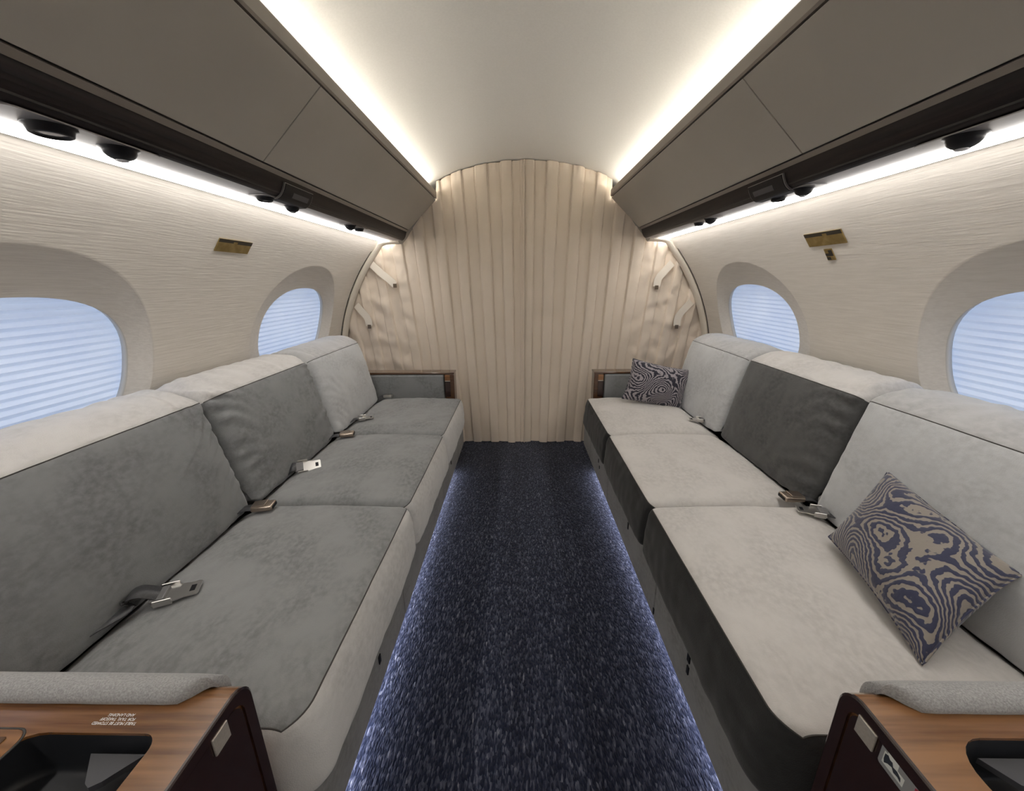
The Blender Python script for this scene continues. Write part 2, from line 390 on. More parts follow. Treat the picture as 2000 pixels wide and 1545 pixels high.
def knob(name, parent, x, y, r, h, tilt=0, lens=True, ball=False):
    """round vent or eyeball lamp hanging under the rail, at local x,y"""
    if ball: prof = [(r*1.18, 0), (r*1.18, -.003), (r, -.005)]+[(r*math.cos(a), -.005-h*math.sin(a)) for a in [k*PI/2/7 for k in range(1, 7)]]+[(r*.42, -.004-h*1.0), (.0005, -.004-h*.96)]
    else: prof = [(r*1.15, 0), (r*1.15, -.004), (r, -.006), (r*.93, -h), (r*.80, -h-.002), (r*.72, -h+.003), (.0005, -h+.005)]
    V, Fc = lathe(prof); V = [(p[0]+x, p[1]+y, p[2]) for p in V]
    k = make(name, V, Fc, 'black_plastic', parent)
    if lens:
        zc = -.006-h*.98 if ball else -h+.002
        q = r*(.38 if ball else .66)
        V, Fc = lathe([(q, zc+.003), (q, zc), (q*.6, zc-.0012), (.0004, zc-.0018)], 18); V = [(p[0]+x, p[1]+y, p[2]) for p in V]
        make('lens' if ball else 'outlet', V, Fc, 'lens', k)
    else:
        V, Fc = tube([(x-r*.7, y, -h*.9), (x+r*.7, y, -h*.9)], .003); make('adjuster', V, Fc, 'black_plastic', k)
    return k
def service_unit(s, y, parts, plate, label, panel=None):
    u = empty('service_unit', (s*.822, y, 1.4195), label, 'air vent', 'ceiling service units')
    V, Fc = prism(rrect(0, 0, plate[0], plate[1], min(plate)*.45), -.0022, .0, 'z'); make('mounting_plate', V, Fc, 'bezel', u, smooth=False, recalc=True)
    for (kind, dy, r, h) in parts:
        if kind == 'ball': knob('reading_light', u, -s*.004, dy, r, h, ball=True)
        elif kind == 'vent': knob('air_vent', u, 0, dy, r, h)
        else: knob('air_vent', u, 0, dy, r, h, lens=False)
    if panel:
        ya, yb = panel
        prof = off(VAL, .006); inner = off(VAL, .0005)
        e = [(.812, 1.4145)]; e2 = [(.812, 1.4200)]
        pr = prof[1:]+e; po = inner[1:]+e2
        pf = [(s*px-s*.822, pz-1.4195) for px, pz in pr+po[::-1]]
        bz = make('panel_bezel', *prism(pf, ya-y-.004, yb-y+.004), 'bezel', u, smooth=False, recalc=True)
        prof = off(VAL, .0075); pr = prof[1:]+[(.808, 1.413)]; pr[0] = (pr[0][0], pr[0][1]-.003)
        pf = [(s*px-s*.822, pz-1.4195) for px, pz in pr+po[::-1]]
        pn = make('display_panel', *prism(pf, ya-y, yb-y), 'black_plastic', u, smooth=False, recalc=True)
        m2 = off(VAL, .0082)
        pf = [(s*px-s*.822, pz-1.4195) for px, pz in m2[3:6]+off(VAL, .004)[3:6][::-1]]
        make('panel_window', *prism(pf, ya-y+.05, yb-y-.02), 'tray_rubber', pn, smooth=False, recalc=True)
    return u
service_unit(-1, .79, [('vent', -.045, .030, .014), ('ball', .07, .027, .018)], (.038, .135), 'service plate with round vent and reading lamp, above the wood console without stickers')
service_unit(-1, 1.40, [('vent', -.075, .023, .011), ('ball', .07, .022, .018)], (.032, .115), 'service plate joined to black curved panel above the divan without pillows', panel=(1.335, 1.50))
service_unit(-1, 2.01, [('ball', -.055, .023, .018), ('vent', .06, .021, .012)], (.03, .105), 'small service plate with lamp and vent beside curtain, above divan without pillows')
service_unit(1, .80, [('ball', .06, .027, .020), ('vent', -.075, .03, .014)], (.038, .135), 'service plate with bulbous reading lamp, above the console with the sticker')
service_unit(1, 1.36, [('ball', -.065, .023, .018), ('vent', .06, .021, .012)], (.032, .115), 'service plate joined to black curved panel above the zebra pillow divan', panel=(1.31, 1.485))
service_unit(1, 1.94, [('ball', -.06, .023, .018), ('vent', .065, .020, .012)], (.03, .105), 'small service plate with lamp and vent beside curtain, above zebra pillow divan')

# ------------------------------------------------------------------ placards on the wall
def placard(s, y, z, wd, ht, label, dark):
    ang = math.asin((z-ZC)/RC)
    u = empty('wall_placard', wall_pt(s, y, ang, -.001), label, 'placard')
    n = Vector((-s*math.cos(ang), 0, -math.sin(ang))); v = Vector((-s*math.sin(ang)*1, 0, math.cos(ang))); hy = Vector((0, 1, 0))
    def slab(nm, y0, y1, v0, v1, d0, d1, m, par):
        c = [hy*a+v*bb+n*d for d in (d0, d1) for a, bb in ((y0, v0), (y1, v0), (y1, v1), (y0, v1))]
        return make(nm, c, [(0, 1, 2, 3), (4, 5, 6, 7), (0, 1, 5, 4), (1, 2, 6, 5), (2, 3, 7, 6), (3, 0, 4, 7)], m, par, smooth=False, recalc=True)
    pl = slab('plate', -wd/2, wd/2, -ht/2, ht/2, 0, .003, 'gold_plate', u)
    for (a, bb, c, d) in dark: slab('dark_band', a*wd, bb*wd, c*ht, d*ht, .003, .0034, 'gold_dark', pl)
placard(-1, 1.447, 1.288, .165, .048, 'gold metal placard alone on the wall above divan without pillows', [(-.5, -.08, .24, .5), (.05, .5, .20, .5), (-.08, .05, .36, .5)])
placard(1, 1.462, 1.295, .17, .052, 'wide gold metal placard on the wall above a tiny placard', [(-.5, -.12, .22, .5), (.0, .5, .24, .5), (-.12, 0, .38, .5)])
placard(1, 1.470, 1.243, .034, .044, 'tiny gold and black placard below the wide gold placard', [(-.5, .5, -.12, .12), (-.5, 0, .12, .4), (0, .5, -.45, -.2)])

# ------------------------------------------------------------------ curtain
def bin_line(x):      # underside outline that the curtain's head follows
    x = abs(x)
    if x < .556: return ceil_z(x)-.004
    if x < .80: return lerp(1.70, 1.405, (x-.556)/(.80-.556))
    if x < .925: return 1.402
    return ZC+math.sqrt(max(0, (RC-.012)**2-x*x))
def curtain_y(x, z):
    ph = x/(1-.19*(1-z/1.88))/.076+.10*math.sin(x*11.7)
    k = math.floor(ph); f = ph-k
    wob = .6*nz(x*3, z*1.2, 4.1)
    up_ = (k % 2 == 0)
    edge = min(f, 1-f)
    raised = .013*smoothstep(0, .085, edge)+.004*math.sin(PI*f)
    y = -raised if up_ else .002-.0035*math.sin(PI*f)
    y += .004*math.exp(-(edge/.03)**2)
    y += .010*wob
    a = smoothstep(.55, .95, abs(x))
    if a > 0:
        y += a*(.016*nz(x*9+z*6*(1 if x < 0 else -1), z*9, 1.7)+.008*nz(x*22, z*20, 8.1))
    b_ = smoothstep(1.0, 1.8, z)*smoothstep(.25, .55, abs(x))
    y += b_*.012*nz(x*16+z*5*(1 if x < 0 else -1), z*6, 3.3)
    head = smoothstep(bin_line(x)-.06, bin_line(x), z)
    y += head*.010*nz(x*38, z*12, 5.5)
    low = 1-smoothstep(0, .5, z)
    y += -low*.02*(1+nz(x*7, z*2, 9))
    return y
for s in (-1, 1):
    lab = 'cream pleated cabin curtain panel hanging beside '+SIDE[s]
    root = empty('cabin_curtain', (s*.5, YC, 0), lab, 'curtain'); loc = (s*.5, YC, 0)
    cols = []; nx, nzr = 330, 110
    for i in range(nx+1):
        x = 0.0+1.245*i/nx
        top = bin_line(x)+.0035*nz(x*20*s, 0, 2); xx = s*x+(.0095 if s < 0 else .0105)*(1-i/nx)
        bot = .006+.006*nz(xx*6, 3, 3)
        if x > 1.14: bot = ZC-math.sqrt(max(0, (RC-.02)**2-x*x))+.02
        col = []
        for j in range(nzr+1):
            z = lerp(bot, top, j/nzr); col.append((xx, YC+curtain_y(xx, z)+(-.012 if s < 0 and x < .03 else 0), z))
        cols.append(col)
    V, Fc = grid(cols); make('pleated_cloth', V, Fc, 'curtain_cloth', root, loc)
    # head track
    V, Fc = tube([(s*.55*k/12, YC+.012, ceil_z(.55*k/12)-.004) for k in range(13)], .005); make('head_track', V, Fc, 'snap', root, loc)
    straps = ([(-1.012, 1.283), (-.95, 1.225), (-.89, 1.175), (-.860, 1.145)], [(-1.140, 1.015), (-1.105, .975), (-1.07, .93), (-1.062, .875)]) if s < 0 else \
             ([(.975, 1.268), (.925, 1.215), (.890, 1.17), (.884, 1.12)], [(1.13, 1.02), (1.08, .97), (1.047, .92), (1.044, .86)])
    for pts in straps:
        path = smooth_path([(x, YC-.028-(.012 if 0 < i < 3 else 0)-.01*(i > 2), z) for i, (x, z) in enumerate(pts)], 6)
        st_ = make('tie_strap', *ribbon(path, (-s*.64, 0, .77), .046), 'strap_cloth', root, loc, smooth=False)
        e = path[-1]; from_bm('snap', rbox(.022, .008, .026, .002, at=(e.x, e.y-.001, e.z-.006)), 'snap', st_, loc)
# frame trim around the curtain opening
ti = 1
for s in (-1, 1):
    pts = [(.80, 1.418), (.90, 1.414), (.935, 1.405)]+[((RC-.004)*math.cos(a), ZC+(RC-.004)*math.sin(a)) for a in [R(40)-k*R(52)/30 for k in range(31)]]
    inner = [(.80, 1.402), (.895, 1.396), (.920, 1.388)]+[((RC-.030)*math.cos(a), ZC+(RC-.030)*math.sin(a)) for a in [R(39.5)-k*R(51.5)/30 for k in range(31)]]
    rows = []
    for (a, b_) in zip(pts, inner):
        m_ = ((a[0]+b_[0])/2, (a[1]+b_[1])/2)
        rows.append([(s*a[0], 2.66, a[1]), (s*lerp(a[0], m_[0], .6), 2.648, lerp(a[1], m_[1], .6)), (s*m_[0], 2.65, m_[1]), (s*b_[0], 2.672, b_[1]), (s*b_[0], 2.70, b_[1])])
    t_ = struct(make('trim_%d' % ti, *grid(rows), 'trim_cream')); ti += 1
    V, Fc = tube([(s*p[0], 2.655, p[1]) for p in [((RC-.001)*math.cos(a), ZC+(RC-.001)*math.sin(a)) for a in [R(40)-k*R(52)/30 for k in range(31)]]], .0022)
    make('edge_line', V, Fc, 'seam_dark', t_)

# ------------------------------------------------------------------ divans
def closed_smooth(pts, n=9):
    """rounded closed section: list of (x, z, radius)"""
    out = []; m = len(pts)
    for i in range(m):
        x, z, r = pts[i]; p = Vector((x, z)); a = Vector(pts[i-1][:2]); b_ = Vector(pts[(i+1) % m][:2])
        da, db = (a-p).normalized(), (b_-p).normalized()
        A, B = p+da*r, p+db*r
        for k in range(n+1):
            t = k/n; out.append((1-t)**2*A+2*t*(1-t)*p+t*t*B)
    # resample the straight runs
    res = []
    for i, p in enumerate(out):
        q = out[(i+1) % len(out)]; res.append(p); d = (q-p).length; k = int(d/.011)
        for j in range(1, k): res.append(p.lerp(q, j/k))
    return res
def loft(section, y0, y1, rend, s, disp, nst=64, warp=None):
    """extrude closed section along y with rounded ends, displaced by disp(p, idx, y)"""
    n = len(section); cen = sum((Vector(p) for p in section), Vector((0, 0)))/n
    nor = []
    for i in range(n):
        t = Vector(section[(i+1) % n])-Vector(section[i-1]); nn = Vector((t.y, -t.x)).normalized()
        if nn.dot(Vector(section[i])-cen) < 0: nn = -nn
        nor.append(nn)
    st = []
    for k in range(9):
        a = k/8*PI/2; st.append((y0+rend*(1-math.sin(a)), rend*(1-math.cos(a)))) if False else st.append((y0+rend*(1-math.cos(a)), rend*(1-math.sin(a))))
    L_ = y1-y0-2*rend
    st += [(y0+rend+L_*k/nst, 0) for k in range(1, nst)]
    for k in range(9):
        a = (8-k)/8*PI/2; st.append((y1-rend*(1-math.cos(a)), rend*(1-math.sin(a))))
    rows = []
    for (y, ins) in st:
        row = []
        for i in range(n):
            p = Vector(section[i])-nor[i]*ins; d = disp(p, i, y, nor[i]); p = p+nor[i]*d
            if warp: p = p+Vector((warp(p, y), 0))
            row.append(Vector((s*p.x, y, p.y)))
        rows.append(row)
    V, Fc = grid(rows, closed_u=True)
    for r0, rev in ((0, True), (len(rows)-1, False)):
        c = len(V); V.append(sum(rows[r0], Vector())/n)
        for i in range(n):
            q = (r0*n+i, r0*n+(i+1) % n, c); Fc.append(q[::-1] if rev else q)
    return V, Fc, rows, st
SEATS = [(.438, 1.118), (1.122, 1.728), (1.732, 2.325)]
def seat_cushion(root, loc, s, y0, y1, mtop, mbox, seed, first=False):
    sec = closed_smooth([(.372, .285, .03), (.385, .462, .034), (.66, .468, .02), (.86, .462, .02), (.94, .425, .02), (.94, .285, .02)])
    CR = .065 if first else .022
    def warp(p, y):
        def cr(ed, r): return r-math.sqrt(max(0, r*r-(r-max(0, ed))**2)) if ed < r else 0
        return max(cr(y-y0, CR), cr(y1-y, .022))*(1-smoothstep(.40, .62, p.x))
    def disp(p, i, y, nn):
        v = (2*(y-y0)/(y1-y0)-1); e = max(0, 1-v**4); d = 0; ed = max(0, min(y-y0, y1-y))
        if nn.y > .5: d += .014*e*math.sin(PI*max(0, min(1, (p.x-.37)/.58)))**.6; d += .004*nz(p.x*7, y*7, seed)*e
        elif nn.x < -.4: d += .010*e*math.sin(PI*max(0, min(1, (p.y-.285)/.17)))+.003*nz(p.y*9, y*6, seed+3)
        d += .0022*math.exp(-ed/.05)*math.sin((p.x*.6+p.y)*110+9*nz(p.x*6, p.y*6, seed))*smoothstep(.012, .04, ed)
        d += .0024*nz(p.x*26+y*8, y*24, seed+p.y*26)*smoothstep(0, .03, ed)
        return d
    V, Fc, rows, st = loft(sec, y0, y1, .030, s, disp, warp=warp)
    n = len(sec); a, b_ = (5 if first else 2), len(st)-3
    zt = sorted([i for i in range(n) if sec[i].y > .452 and sec[i].x < .60 or (sec[i].x >= .60 and sec[i].y > .420)], key=lambda i: sec[i].x)
    top = set(zt); fm = []
    for i in range(len(st)-1):
        for j in range(n): fm.append(0 if (j in top and (j+1) % n in top and a <= i < b_) else 1)
    fm += [1]*(len(Fc)-len(fm))
    c = make('seat_cushion', V, Fc, [mtop, mbox], root, loc, fm=fm, recalc=True)
    path = [rows[a][i] for i in zt[:0:-1]]+[rows[k][zt[0]] for k in range(a, b_+1)]+[rows[b_][i] for i in zt[1:]]
    V, Fc = tube(path, .0016, 5); make('seam', V, Fc, 'seam_dark', c, loc)
    return c
def back_cushion(root, loc, s, y0, y1, mface, mtop, seed, wr_lo, wr_hi):
    sec = closed_smooth([(.906, .456, .020), (.992, .825, .022), (1.055, .855, .03), (1.14, .858, .03), (1.215, .83, .03), (1.235, .60, .02), (1.12, .456, .03)])
    def disp(p, i, y, nn):
        v = (2*(y-y0)/(y1-y0)-1); e = max(0, 1-v**4); d = 0
        h = max(0, min(1, (p.y-.42)/.41))
        if nn.x < -.6: d += .024*e*math.sin(PI*h)**.7
        if nn.y > .5: d += .008*e*math.sin(PI*max(0, min(1, (p.x-.98)/.25)))
        d += .004*nz(p.x*6+seed, y*6, p.y*6)+.0018*nz(p.x*24, y*24, p.y*24+seed)
        lo, hi = y-y0, y1-y
        for ed, amp in ((lo, wr_lo), (hi, wr_hi)):
            if amp: d += amp*.009*math.exp(-max(0, ed)/.07)*smoothstep(.0, .03, ed)*math.sin(p.y*130+60*max(0, ed)+11*nz(y*6, p.y*6, seed))*smoothstep(-.2, .5, nz(p.y*7, 1, seed)+.25)
        if nn.y > .5: d += .002*math.sin(y*95+7*nz(y*6, p.x*8, seed))
        return d
    V, Fc, rows, st = loft(sec, y0, y1, .036, s, disp)
    n = len(sec); kf = min(range(n), key=lambda i: (sec[i]-Vector((.9905, .818))).length)
    topset = set(i for i in range(n) if sec[i].y >= sec[kf].y and sec[i].x >= sec[kf].x-.004); fm = []
    for i in range(len(st)-1):
        for j in range(n): fm.append(1 if (j in topset and (j+1) % n in topset) else 0)
    fm += [0]*(len(Fc)-len(fm))
    c = make('back_cushion', V, Fc, [mface, mtop], root, loc, fm=fm, recalc=True)
    V, Fc = tube([rows[k][kf] for k in range(3, len(st)-3)], .0014, 5); make('seam', V, Fc, 'seam_dark', c, loc)
    return c
def bool_cut(o, cutter):
    m = o.modifiers.new('cut', 'BOOLEAN'); m.object = cutter; m.operation = 'DIFFERENCE'; m.solver = 'EXACT'
    bpy.context.view_layer.update(); dg = bpy.context.evaluated_depsgraph_get()
    me = bpy.data.meshes.new_from_object(o.evaluated_get(dg)); o.modifiers.clear(); o.data = me
    bpy.data.objects.remove(cutter)

CZ, CYF, CX = .622, .415, .42            # console: top height, far edge, aisle face
def console(s, root, loc):
    """near armrest console with padded rail, tray well and framed aisle face; parts of the divan"""
    prof = []
    r = .032
    prof += [(.06, .03), (CYF, .03)]+[(CYF-r+r*math.cos(a), CZ-r+r*math.sin(a)) for a in [k*PI/2/8 for k in range(9)]]+[(.06, CZ)]
    body = make('armrest_body', *prism(prof, s*(CX+.0045), s*1.02, 'x'), 'walnut', root, loc, smooth=False, recalc=True)
    hole = rrect(s*.575, .265, .097, .074, [.02, .02, .02, .02] if s > 0 else [.02, .05, .02, .02], 7)
    if s > 0: hole = rrect(.585, .270, .10, .076, [.02, .045, .03, .02], 7)
    cut = make('cutter', *prism(hole, .54, .70, 'z'), 'tray_black', smooth=False, recalc=True)
    bool_cut(body, cut)
    # framed aisle face
    fo = [(CYF-r+r*math.cos(a), CZ-r+r*math.sin(a)) for a in [k*PI/2/8 for k in range(9)]]
    outer = [(.06, .03), (CYF, .03)]+fo+[(.06, CZ)]
    q = .018; r2 = r-.010
    fi = [(CYF-q-r2+r2*math.cos(a), CZ-q-r2+r2*math.sin(a)) for a in [k*PI/2/8 for k in range(9)]]
    inner = [(.06+q, .03+q), (CYF-q, .03+q)]+fi+[(.06+q, CZ-q)]
    n = len(outer); rows = [[(s*x, *p) for p in pr] for x, pr in ((CX+.0045, outer), (CX+.0015, outer), (CX, [(p[0]+(.002 if p[0] < .2 else -.002), p[1]+(.002 if p[1] < .2 else -.002)) for p in outer]), (CX, inner), (CX+.0042, inner))]
    make('face_frame', *grid(rows, closed_u=True), 'mahogany', root, loc, smooth=False)
    q2 = .0025
    pin = [(p[0]+(q2 if p[0] < .2 else -q2), p[1]+(q2 if p[1] < .2 else -q2)) for p in inner]
    make('face_panel', *prism(pin, s*(CX+.0015), s*(CX+.0045), 'x'), 'mahogany', root, loc, smooth=False, recalc=True)
    y0, y1 = (.341, .367) if s < 0 else (.356, .383)
    from_bm('metal_plate', rbox(.003, y1-y0, .028, .0008, 1, at=(s*(CX-.0002), (y0+y1)/2, .592)), 'nickel_plate', root, loc)
    # padded rail along the far edge, aisle end turned down round the corner
    rows = []
    ysec = [(.3725, CZ+.001), (.3705, CZ+.008), (.373, CZ+.014), (.379, CZ+.019), (.388, CZ+.021), (.400, CZ+.018), (.412, CZ+.006), (CYF+.006, CZ-.012), (CYF+.007, CZ-.03), (CYF+.002, CZ-.032)]
    ysec = [tuple(p) for p in smooth_path([(a, b_, 0) for a, b_ in ysec], 3)]
    xs = [.455, .456, .459, .465, .474, .487, .505]+[.53+.05*k for k in range(11)]
    for x in xs:
        t = 1-smoothstep(.455, .497, x); row = []
        for (a, b_, _) in ysec:
            aa = lerp(a, max(a, .398), t**1.6) if a < .398 else a
            k = math.sqrt(max(0, 1-max(0, (.47-x)/.016)**2)) if x < .47 else 1
            bb = CZ-.002+(b_-CZ+.002)*(.25+.75*k) if b_ > CZ else b_
            row.append((s*x, aa, bb+.0012*nz(x*30, aa*60, 2)))
        rows.append(row)
    V, Fc = grid(rows); Fc.append(tuple(range(len(ysec)))); pad = make('armrest_pad', V, Fc, 'velvet_pad', root, loc, recalc=True)
    # tray well
    inn = [(x, y) for x, y in hole]
    cx_, cy_ = sum(p[0] for p in hole)/len(hole), sum(p[1] for p in hole)/len(hole)
    sh = lambda k: [(cx_+(x-cx_)*k, cy_+(y-cy_)*k) for x, y in hole]
    rows = [[(x, y, z) for x, y in sh(k)] for k, z in ((1.0, CZ-.004), (.985, CZ-.010), (.965, CZ-.05), (.94, CZ-.060), (.90, CZ-.063))]
    V, Fc = grid(rows, closed_u=True); Fc.append(tuple(range(len(V)-len(hole), len(V)))); tray = make('cup_tray', V, Fc, 'tray_black', root, loc, recalc=True)
    for k in range(9):
        yy = .205+.011*k; from_bm('tray_rib', rbox(.15, .003, .003, .001, 1, at=(s*.58, yy, CZ-.061)), 'tray_rubber', tray, loc)
    fl = [(.495, .330), (.565, .330), (.555, .318), (.540, .300), (.532, .296), (.522, .302), (.505, .320)]
    if s > 0: fl = [(.525, .338), (.60, .338), (.592, .322), (.572, .305), (.56, .303), (.545, .312)]
    fl = [(s*a, b_) for a, b_ in fl]
    make('cup_grip', *prism(fl, CZ-.030, CZ-.022, 'z'), 'tray_rubber', tray, loc, smooth=False, recalc=True)
    if s < 0:
        # hinged lid with finger pull beyond the tray, and the stowage text
        lid = make('ashtray_lid', *prism(rrect(-.745, .275, .098, .066, .016), CZ-.001, CZ+.0012, 'z'), 'walnut', root, loc, smooth=False, recalc=True)
        V, Fc = tube([(x, y, CZ+.0004) for x, y in rrect(-.745, .275, .0995, .0675, .017)+[rrect(-.745, .275, .0995, .0675, .017)[0]]], .0013, 5); make('lid_gap', V, Fc, 'seam_dark', lid, loc)
        from_bm('finger_pull', rbox(.07, .012, .004, .0015, 1, at=(-.70, .326, CZ+.002)), 'walnut_post', lid, loc)
        for k, line in enumerate(('TABLE MUST BE STOWED', 'FOR TAXI, TAKEOFF', 'AND LANDING')):
            cu = bpy.data.curves.new('text', 'FONT'); cu.body = line; cu.size = .0050; cu.align_x = 'CENTER'; cu.extrude = .0001
            to = bpy.data.objects.new('text', cu); COL.objects.link(to); bpy.context.view_layer.update()
            me = bpy.data.meshes.new_from_object(to.evaluated_get(bpy.context.evaluated_depsgraph_get())); bpy.data.objects.remove(to)
            me.transform(Matrix.Translation((-.549, .3515+.0050*k, CZ+.0004)) @ Matrix.Rotation(PI, 4, 'Z')); me.materials.append(MATS['text_white'])
            link(bpy.data.objects.new('placard_text', me), root, loc)
    else:
        stk = make('safety_sticker', *prism(rrect(.3005, .5925, .049, .0165, .004), s*(CX+.0010), s*(CX+.0014), 'x'), 'sticker_grey', root, loc, smooth=False, recalc=True)
        def deco(nm, pts, m, d=.0009):
            make(nm, *prism(pts, CX+d, CX+d+.0003, 'x'), m, stk, loc, smooth=False, recalc=True)
        deco('pictogram_panel', [(.345, .600), (.345, .582), (.318, .582), (.318, .594), (.327, .594), (.327, .603), (.341, .603), (.341, .600)], 'sticker_white')
        deco('pictogram_figure', [(.3435, .597), (.340, .599), (.337, .596), (.334, .5965), (.332, .592), (.327, .593), (.322, .590), (.321, .585), (.325, .587), (.330, .586), (.333, .590), (.338, .588), (.342, .584), (.3435, .589)], 'sticker_dark', .0006)
        deco('pictogram_figure', rrect(.3085, .5835, .0035, .0035, .0034), 'sticker_dark', .0006)
        deco('red_emblem', [(.307, .601), (.303, .603), (.297, .600), (.290, .594), (.287, .588), (.292, .585), (.300, .586), (.306, .591)], 'sticker_red', .0006)
        deco('pictogram_panel', [(.292, .5865), (.284, .590), (.278, .588), (.280, .582), (.290, .582)], 'sticker_white', .0003)
LATCH = {1: [(.826, .168, .016, .03), (.823, .128, .012, .026), (1.44, .157, .012, .03), (1.088, .062, .01, .022), (2.076, .152, .012, .022), (2.045, .126, .010, .018)], -1: [(.849, .125, .014, .028), (2.076, .14, .012, .02)]}
def divan(s):
    loc = (s*.8, 1.4, 0)
    label = 'grey velvet three-seat divan with no throw pillows on it' if s < 0 else 'grey velvet three-seat divan with two zebra throw pillows on it'
    d = empty('divan', loc, label, 'sofa')
    make('base', *prism([(s*.50, .0), (s*1.0, .0), (s*1.0, .288), (s*.448, .288), (s*.448, .04), (s*.50, .04)], .43, 2.60), 'bin_gap', d, loc, smooth=False, recalc=True)
    cuts = [.43, 1.09, 1.83, 2.34, 2.60]
    for a, b_ in zip(cuts[:-1], cuts[1:]):
        from_bm('base_panel', rbox(.014, b_-a-.004, .255, .003, 1, at=(s*.440, (a+b_)/2, .1625)), 'velvet_base', d, loc)
    for (y, z, dy, dz) in LATCH[s]: from_bm('latch', rbox(.004, dy, dz, .001, 1, at=(s*.4320, y, z)), 'black_plastic', d, loc)
    if s < 0: seats = [('velvet_shaded_seat', 'velvet_lit_front')]*3; backs = [('velvet_mid', 'velvet_lit_band', 0, 1), ('velvet_mid', 'velvet_lit_band', 1.1, .8), ('velvet_lit_back', 'velvet_soft_sheen', .6, .2)]  # seat tops painted as shaded velvet, fronts as lit velvet
    else: seats = [('velvet_lit_seat', 'velvet_shaded_front')]*3; backs = [('velvet_lit_back', 'velvet_soft_sheen', 0, .15), ('velvet_shaded_back', 'velvet_lit_band', 1.1, 0), ('velvet_lit_back', 'velvet_soft_sheen', .2, .1)]  # seat tops painted lit; fronts and middle back painted shaded, same velvet
    for k, (y0, y1) in enumerate(SEATS):
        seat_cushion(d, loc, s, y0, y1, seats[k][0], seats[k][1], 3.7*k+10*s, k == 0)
        b0, b1 = y0+(.0 if k else -.01), y1
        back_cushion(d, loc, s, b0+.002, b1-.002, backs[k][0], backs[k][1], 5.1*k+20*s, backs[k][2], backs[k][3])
    # back rest board behind the cushions
    make('back_board', *prism([(s*.94, .29), (s*1.0, .29), (s*1.2, .42), (s*1.23, .62), (s*1.14, .62)], .43, 2.34), 'bin_gap', d, loc, smooth=False, recalc=True)
    # far armrest: walnut cap and post, inset velvet panel
    fa = 2.365; zt = .612
    from_bm('armrest_cap', rbox(.80, .085, .012, .003, 2, at=(s*.840, fa+.060, zt-.006)), 'walnut_post', d, loc)
    post = from_bm('armrest_post', rbox(.056, .085, .53, .006, 2, at=(s*.470, fa+.060, .340)), 'walnut_post', d, loc)
    from_bm('lower_inlay', rbox(.034, .004, .10, .001, 1, at=(s*.484, fa+.0165, .505)), 'mahogany', post, loc)
    from_bm('upper_inlay', rbox(.034, .004, .036, .001, 1, at=(s*.484, fa+.0165, .578)), 'walnut', post, loc)
    from_bm('inlay_bar', rbox(.034, .006, .004, .001, 1, at=(s*.484, fa+.0155, .557)), 'nickel_plate', post, loc)
    bm = rbox(.60, .05, .22, .014, 4, at=(s*.808, fa+.036, .488)); from_bm('armrest_panel', bm, 'velvet_base' if False else 'velvet_mid', d, loc, smooth=True)
    from_bm('armrest_core', rbox(.70, .035, .55, .004, 1, at=(s*.85, fa+.075, .32)), 'walnut_post', d, loc)
    console(s, d, loc)
    tag(make('floor_light_strip', *prism([(s*.452, .034), (s*.470, .034), (s*.470, .0395), (s*.452, .0395)], .46, 2.22), 'led_floor', smooth=False, recalc=True),
        'bluish floor light strip tucked under '+SIDE[s], 'light strip')
divan(-1); divan(1)

# ------------------------------------------------------------------ seat belts
def belt(kind, pos, rz, label, strap, metal='steel', tilt=0, scale=1.0):
    """pos: where the fitting lies; strap: local path of the webbing behind it (towards -x local)"""
    u = empty('seat_belt', pos, label, 'seat belt', 'lap belt ends on the divans', rot=(tilt, 0, rz))
    path = smooth_path(strap, 6)
    make('webbing', *ribbon(path, (0, 1, 0), .036*scale, .0012), 'belt_web', u)
    if kind == 'buckle':
        b = from_bm('buckle', rbox(.062*scale, .044*scale, .017, .005, 3, at=(.022, 0, .012)), metal, u, smooth=True)
        from_bm('lift_lever', rbox(.040*scale, .038*scale, .004, .0015, 2, at=(.012, 0, .0215), rot=Matrix.Rotation(R(-3), 4, 'Y')), metal, b, smooth=False)
        from_bm('mouth', rbox(.004, .034*scale, .010, .001, 1, at=(.0525*scale, 0, .012)), 'black_plastic', b)
    else:
        V = []; Fc = []
        o = [(-.012, -.021), (.012, -.022), (.030, -.017), (.048, -.017), (.050, -.014), (.050, .014), (.048, .017), (.030, .017), (.012, .022), (-.012, .021)]
        o = [(a*scale*1.15, b_*scale*1.15) for a, b_ in o]
        t = from_bm('tongue', bmesh.new(), metal, u); bpy.data.objects.remove(t)
        t = make('tongue', *prism(o, .008, .0115, 'z'), metal, u, smooth=False, recalc=True)
        from_bm('side_flange', rbox(.030*scale, .003, .016, .001, 1, at=(.004, -.025*scale, .012)), metal, t)
        from_bm('side_flange', rbox(.030*scale, .003, .016, .001, 1, at=(.004, .025*scale, .012)), metal, t)
        from_bm('slot', rbox(.009*scale, .018*scale, .001, .0003, 1, at=(.046*scale, 0, .0116)), 'black_plastic', t)
        from_bm('grip', rbox(.024*scale, .040*scale, .010, .003, 2, at=(-.008, 0, .014)), 'belt_web_light', t)
ST = [(-.075, 0, -.022), (-.05, 0, .002), (-.025, 0, .010), (0, 0, .009)]
ZS = .472
belt('buckle', (-.862, 2.300, ZS), R(-8), 'pale buckle lying against the armrest by the curtain, pillowless divan', ST, 'steel', scale=.85)
belt('tongue', (-.852, 1.90, ZS), R(18), 'silver belt tongue on the divan seat closest to curtain, no pillows', ST)
belt('buckle', (-.852, 1.665, ZS+.002), R(14), 'bronze buckle at the seat joint closer to curtain, pillowless divan', ST, 'bronze')
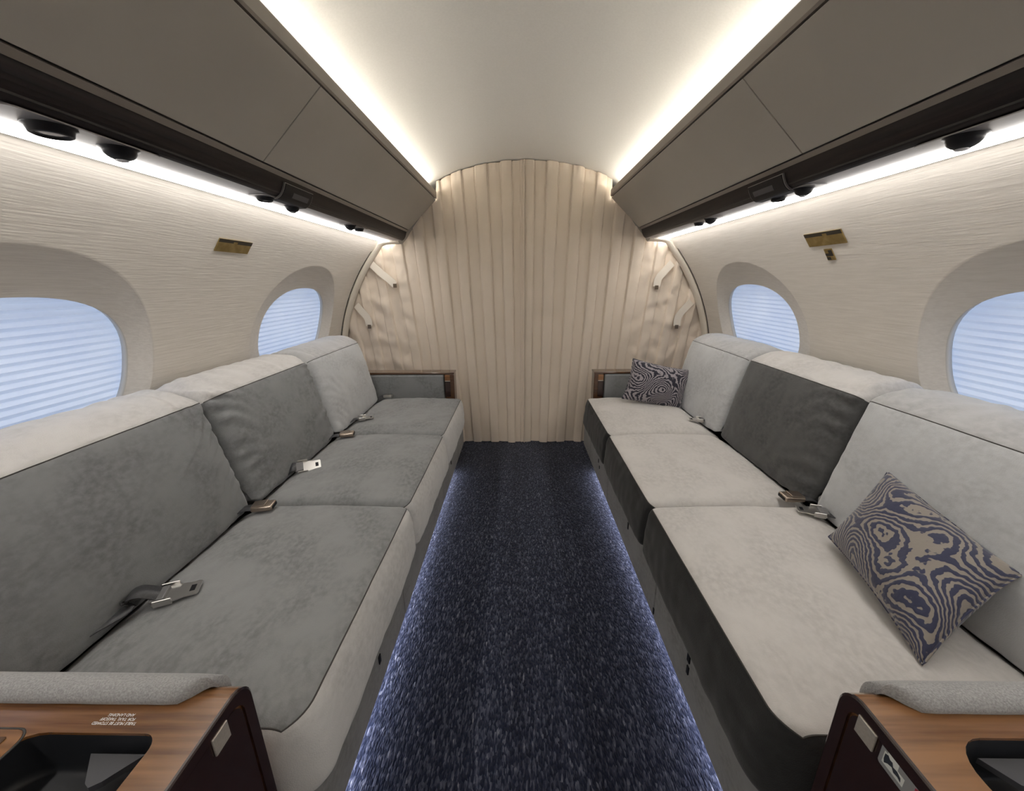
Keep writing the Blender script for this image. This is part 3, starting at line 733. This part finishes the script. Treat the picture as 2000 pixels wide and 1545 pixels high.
belt('tongue', (-.868, 1.345, ZS), R(28), 'upright silver belt tongue on middle seat of pillowless divan', [(-.07, 0, -.03), (-.05, 0, .0), (-.03, 0, .02), (0, 0, .010)], tilt=R(22), scale=1.15)
belt('buckle', (-.862, 1.065, ZS), R(12), 'bronze buckle at the seat joint closer to console, pillowless divan', ST, 'bronze')
bl = belt('tongue', (-.835, .705, ZS+.002), R(24), 'silver belt tongue with looped black webbing on pillowless divan', [(-.13, -.06, -.014), (-.10, -.045, .004), (-.055, -.012, .012), (-.062, 0, .026), (-.04, 0, .034), (-.012, 0, .020), (.006, 0, .010)], scale=1.15)
belt('tongue', (.885, 1.865, ZS), PI-R(14), 'dark belt tongue on the zebra pillow divan seat closest to curtain', ST, scale=.9)
belt('buckle', (.872, 1.128, ZS), PI-R(2), 'bronze buckle at seat joint on the divan with zebra pillows', ST, 'bronze')
belt('tongue', (.878, 1.045, ZS), PI-R(22), 'silver belt tongue beside large navy zebra pillow', ST, scale=1.0)

# ------------------------------------------------------------------ throw pillows
def pillow(BL, BR, TL, TR, th, m, label, seed):
    q4 = [Vector(p) for p in (BL, BR, TL, TR)]; c = sum(q4, Vector())/4
    q4 = [p-c for p in q4]; n = ((q4[1]-q4[0])+(q4[3]-q4[2])).cross((q4[2]-q4[0])+(q4[3]-q4[1])).normalized()
    def flat(a, b_): return q4[0]*(1-a)*(1-b_)/4+q4[1]*(1+a)*(1-b_)/4+q4[2]*(1-a)*(1+b_)/4+q4[3]*(1+a)*(1+b_)/4
    root = empty('throw_pillow', c, label, 'pillow', 'zebra throw pillows')
    N_ = 40; V = []; Fc = []; idx = {}
    def pt(i, j, sg):
        a, b_ = -1+2*i/N_, -1+2*j/N_
        pin = 1-.07*(1-b_*b_)*abs(a)**3; pin2 = 1-.07*(1-a*a)*abs(b_)**3
        t = th*((1-abs(a)**2.6)*(1-abs(b_)**2.6))**.55
        t *= 1+.12*nz(a*2+seed, b_*2, 0)
        return flat(a*pin, b_*pin2)+n*(sg*t+.006*nz(a*1.5, b_*1.5, seed+4))
    for sg in (1, -1):
        for i in range(N_+1):
            for j in range(N_+1):
                if sg < 0 and (i in (0, N_) or j in (0, N_)): idx[(i, j, sg)] = idx[(i, j, 1)]
                else: idx[(i, j, sg)] = len(V); V.append(pt(i, j, sg))
        for i in range(N_):
            for j in range(N_):
                q = (idx[(i, j, sg)], idx[(i+1, j, sg)], idx[(i+1, j+1, sg)], idx[(i, j+1, sg)]); Fc.append(q if sg > 0 else q[::-1])
    cv = make('cover', V, Fc, m, root, recalc=True)
    ring = [idx[(i, 0, 1)] for i in range(N_)]+[idx[(N_, j, 1)] for j in range(N_)]+[idx[(i, N_, 1)] for i in range(N_, 0, -1)]+[idx[(0, j, 1)] for j in range(N_, -1, -1)]
    Vt, Ft = tube([V[i] for i in ring], .0022, 5); make('edge_piping', Vt, Ft, m, root)
pillow((.800, .906, .494), (.700, .552, .486), (.940, .940, .676), (.925, .628, .620), .056, 'zebra_navy', 'navy and tan zebra pillow leaning on the divan beside the sticker console', 1.3)
pillow((.562, 2.154, .508), (.890, 2.120, .438), (.622, 2.208, .730), (.950, 2.176, .664), .052, 'zebra_black', 'black and silver zebra pillow leaning against the armrest by the curtain', 4.2)
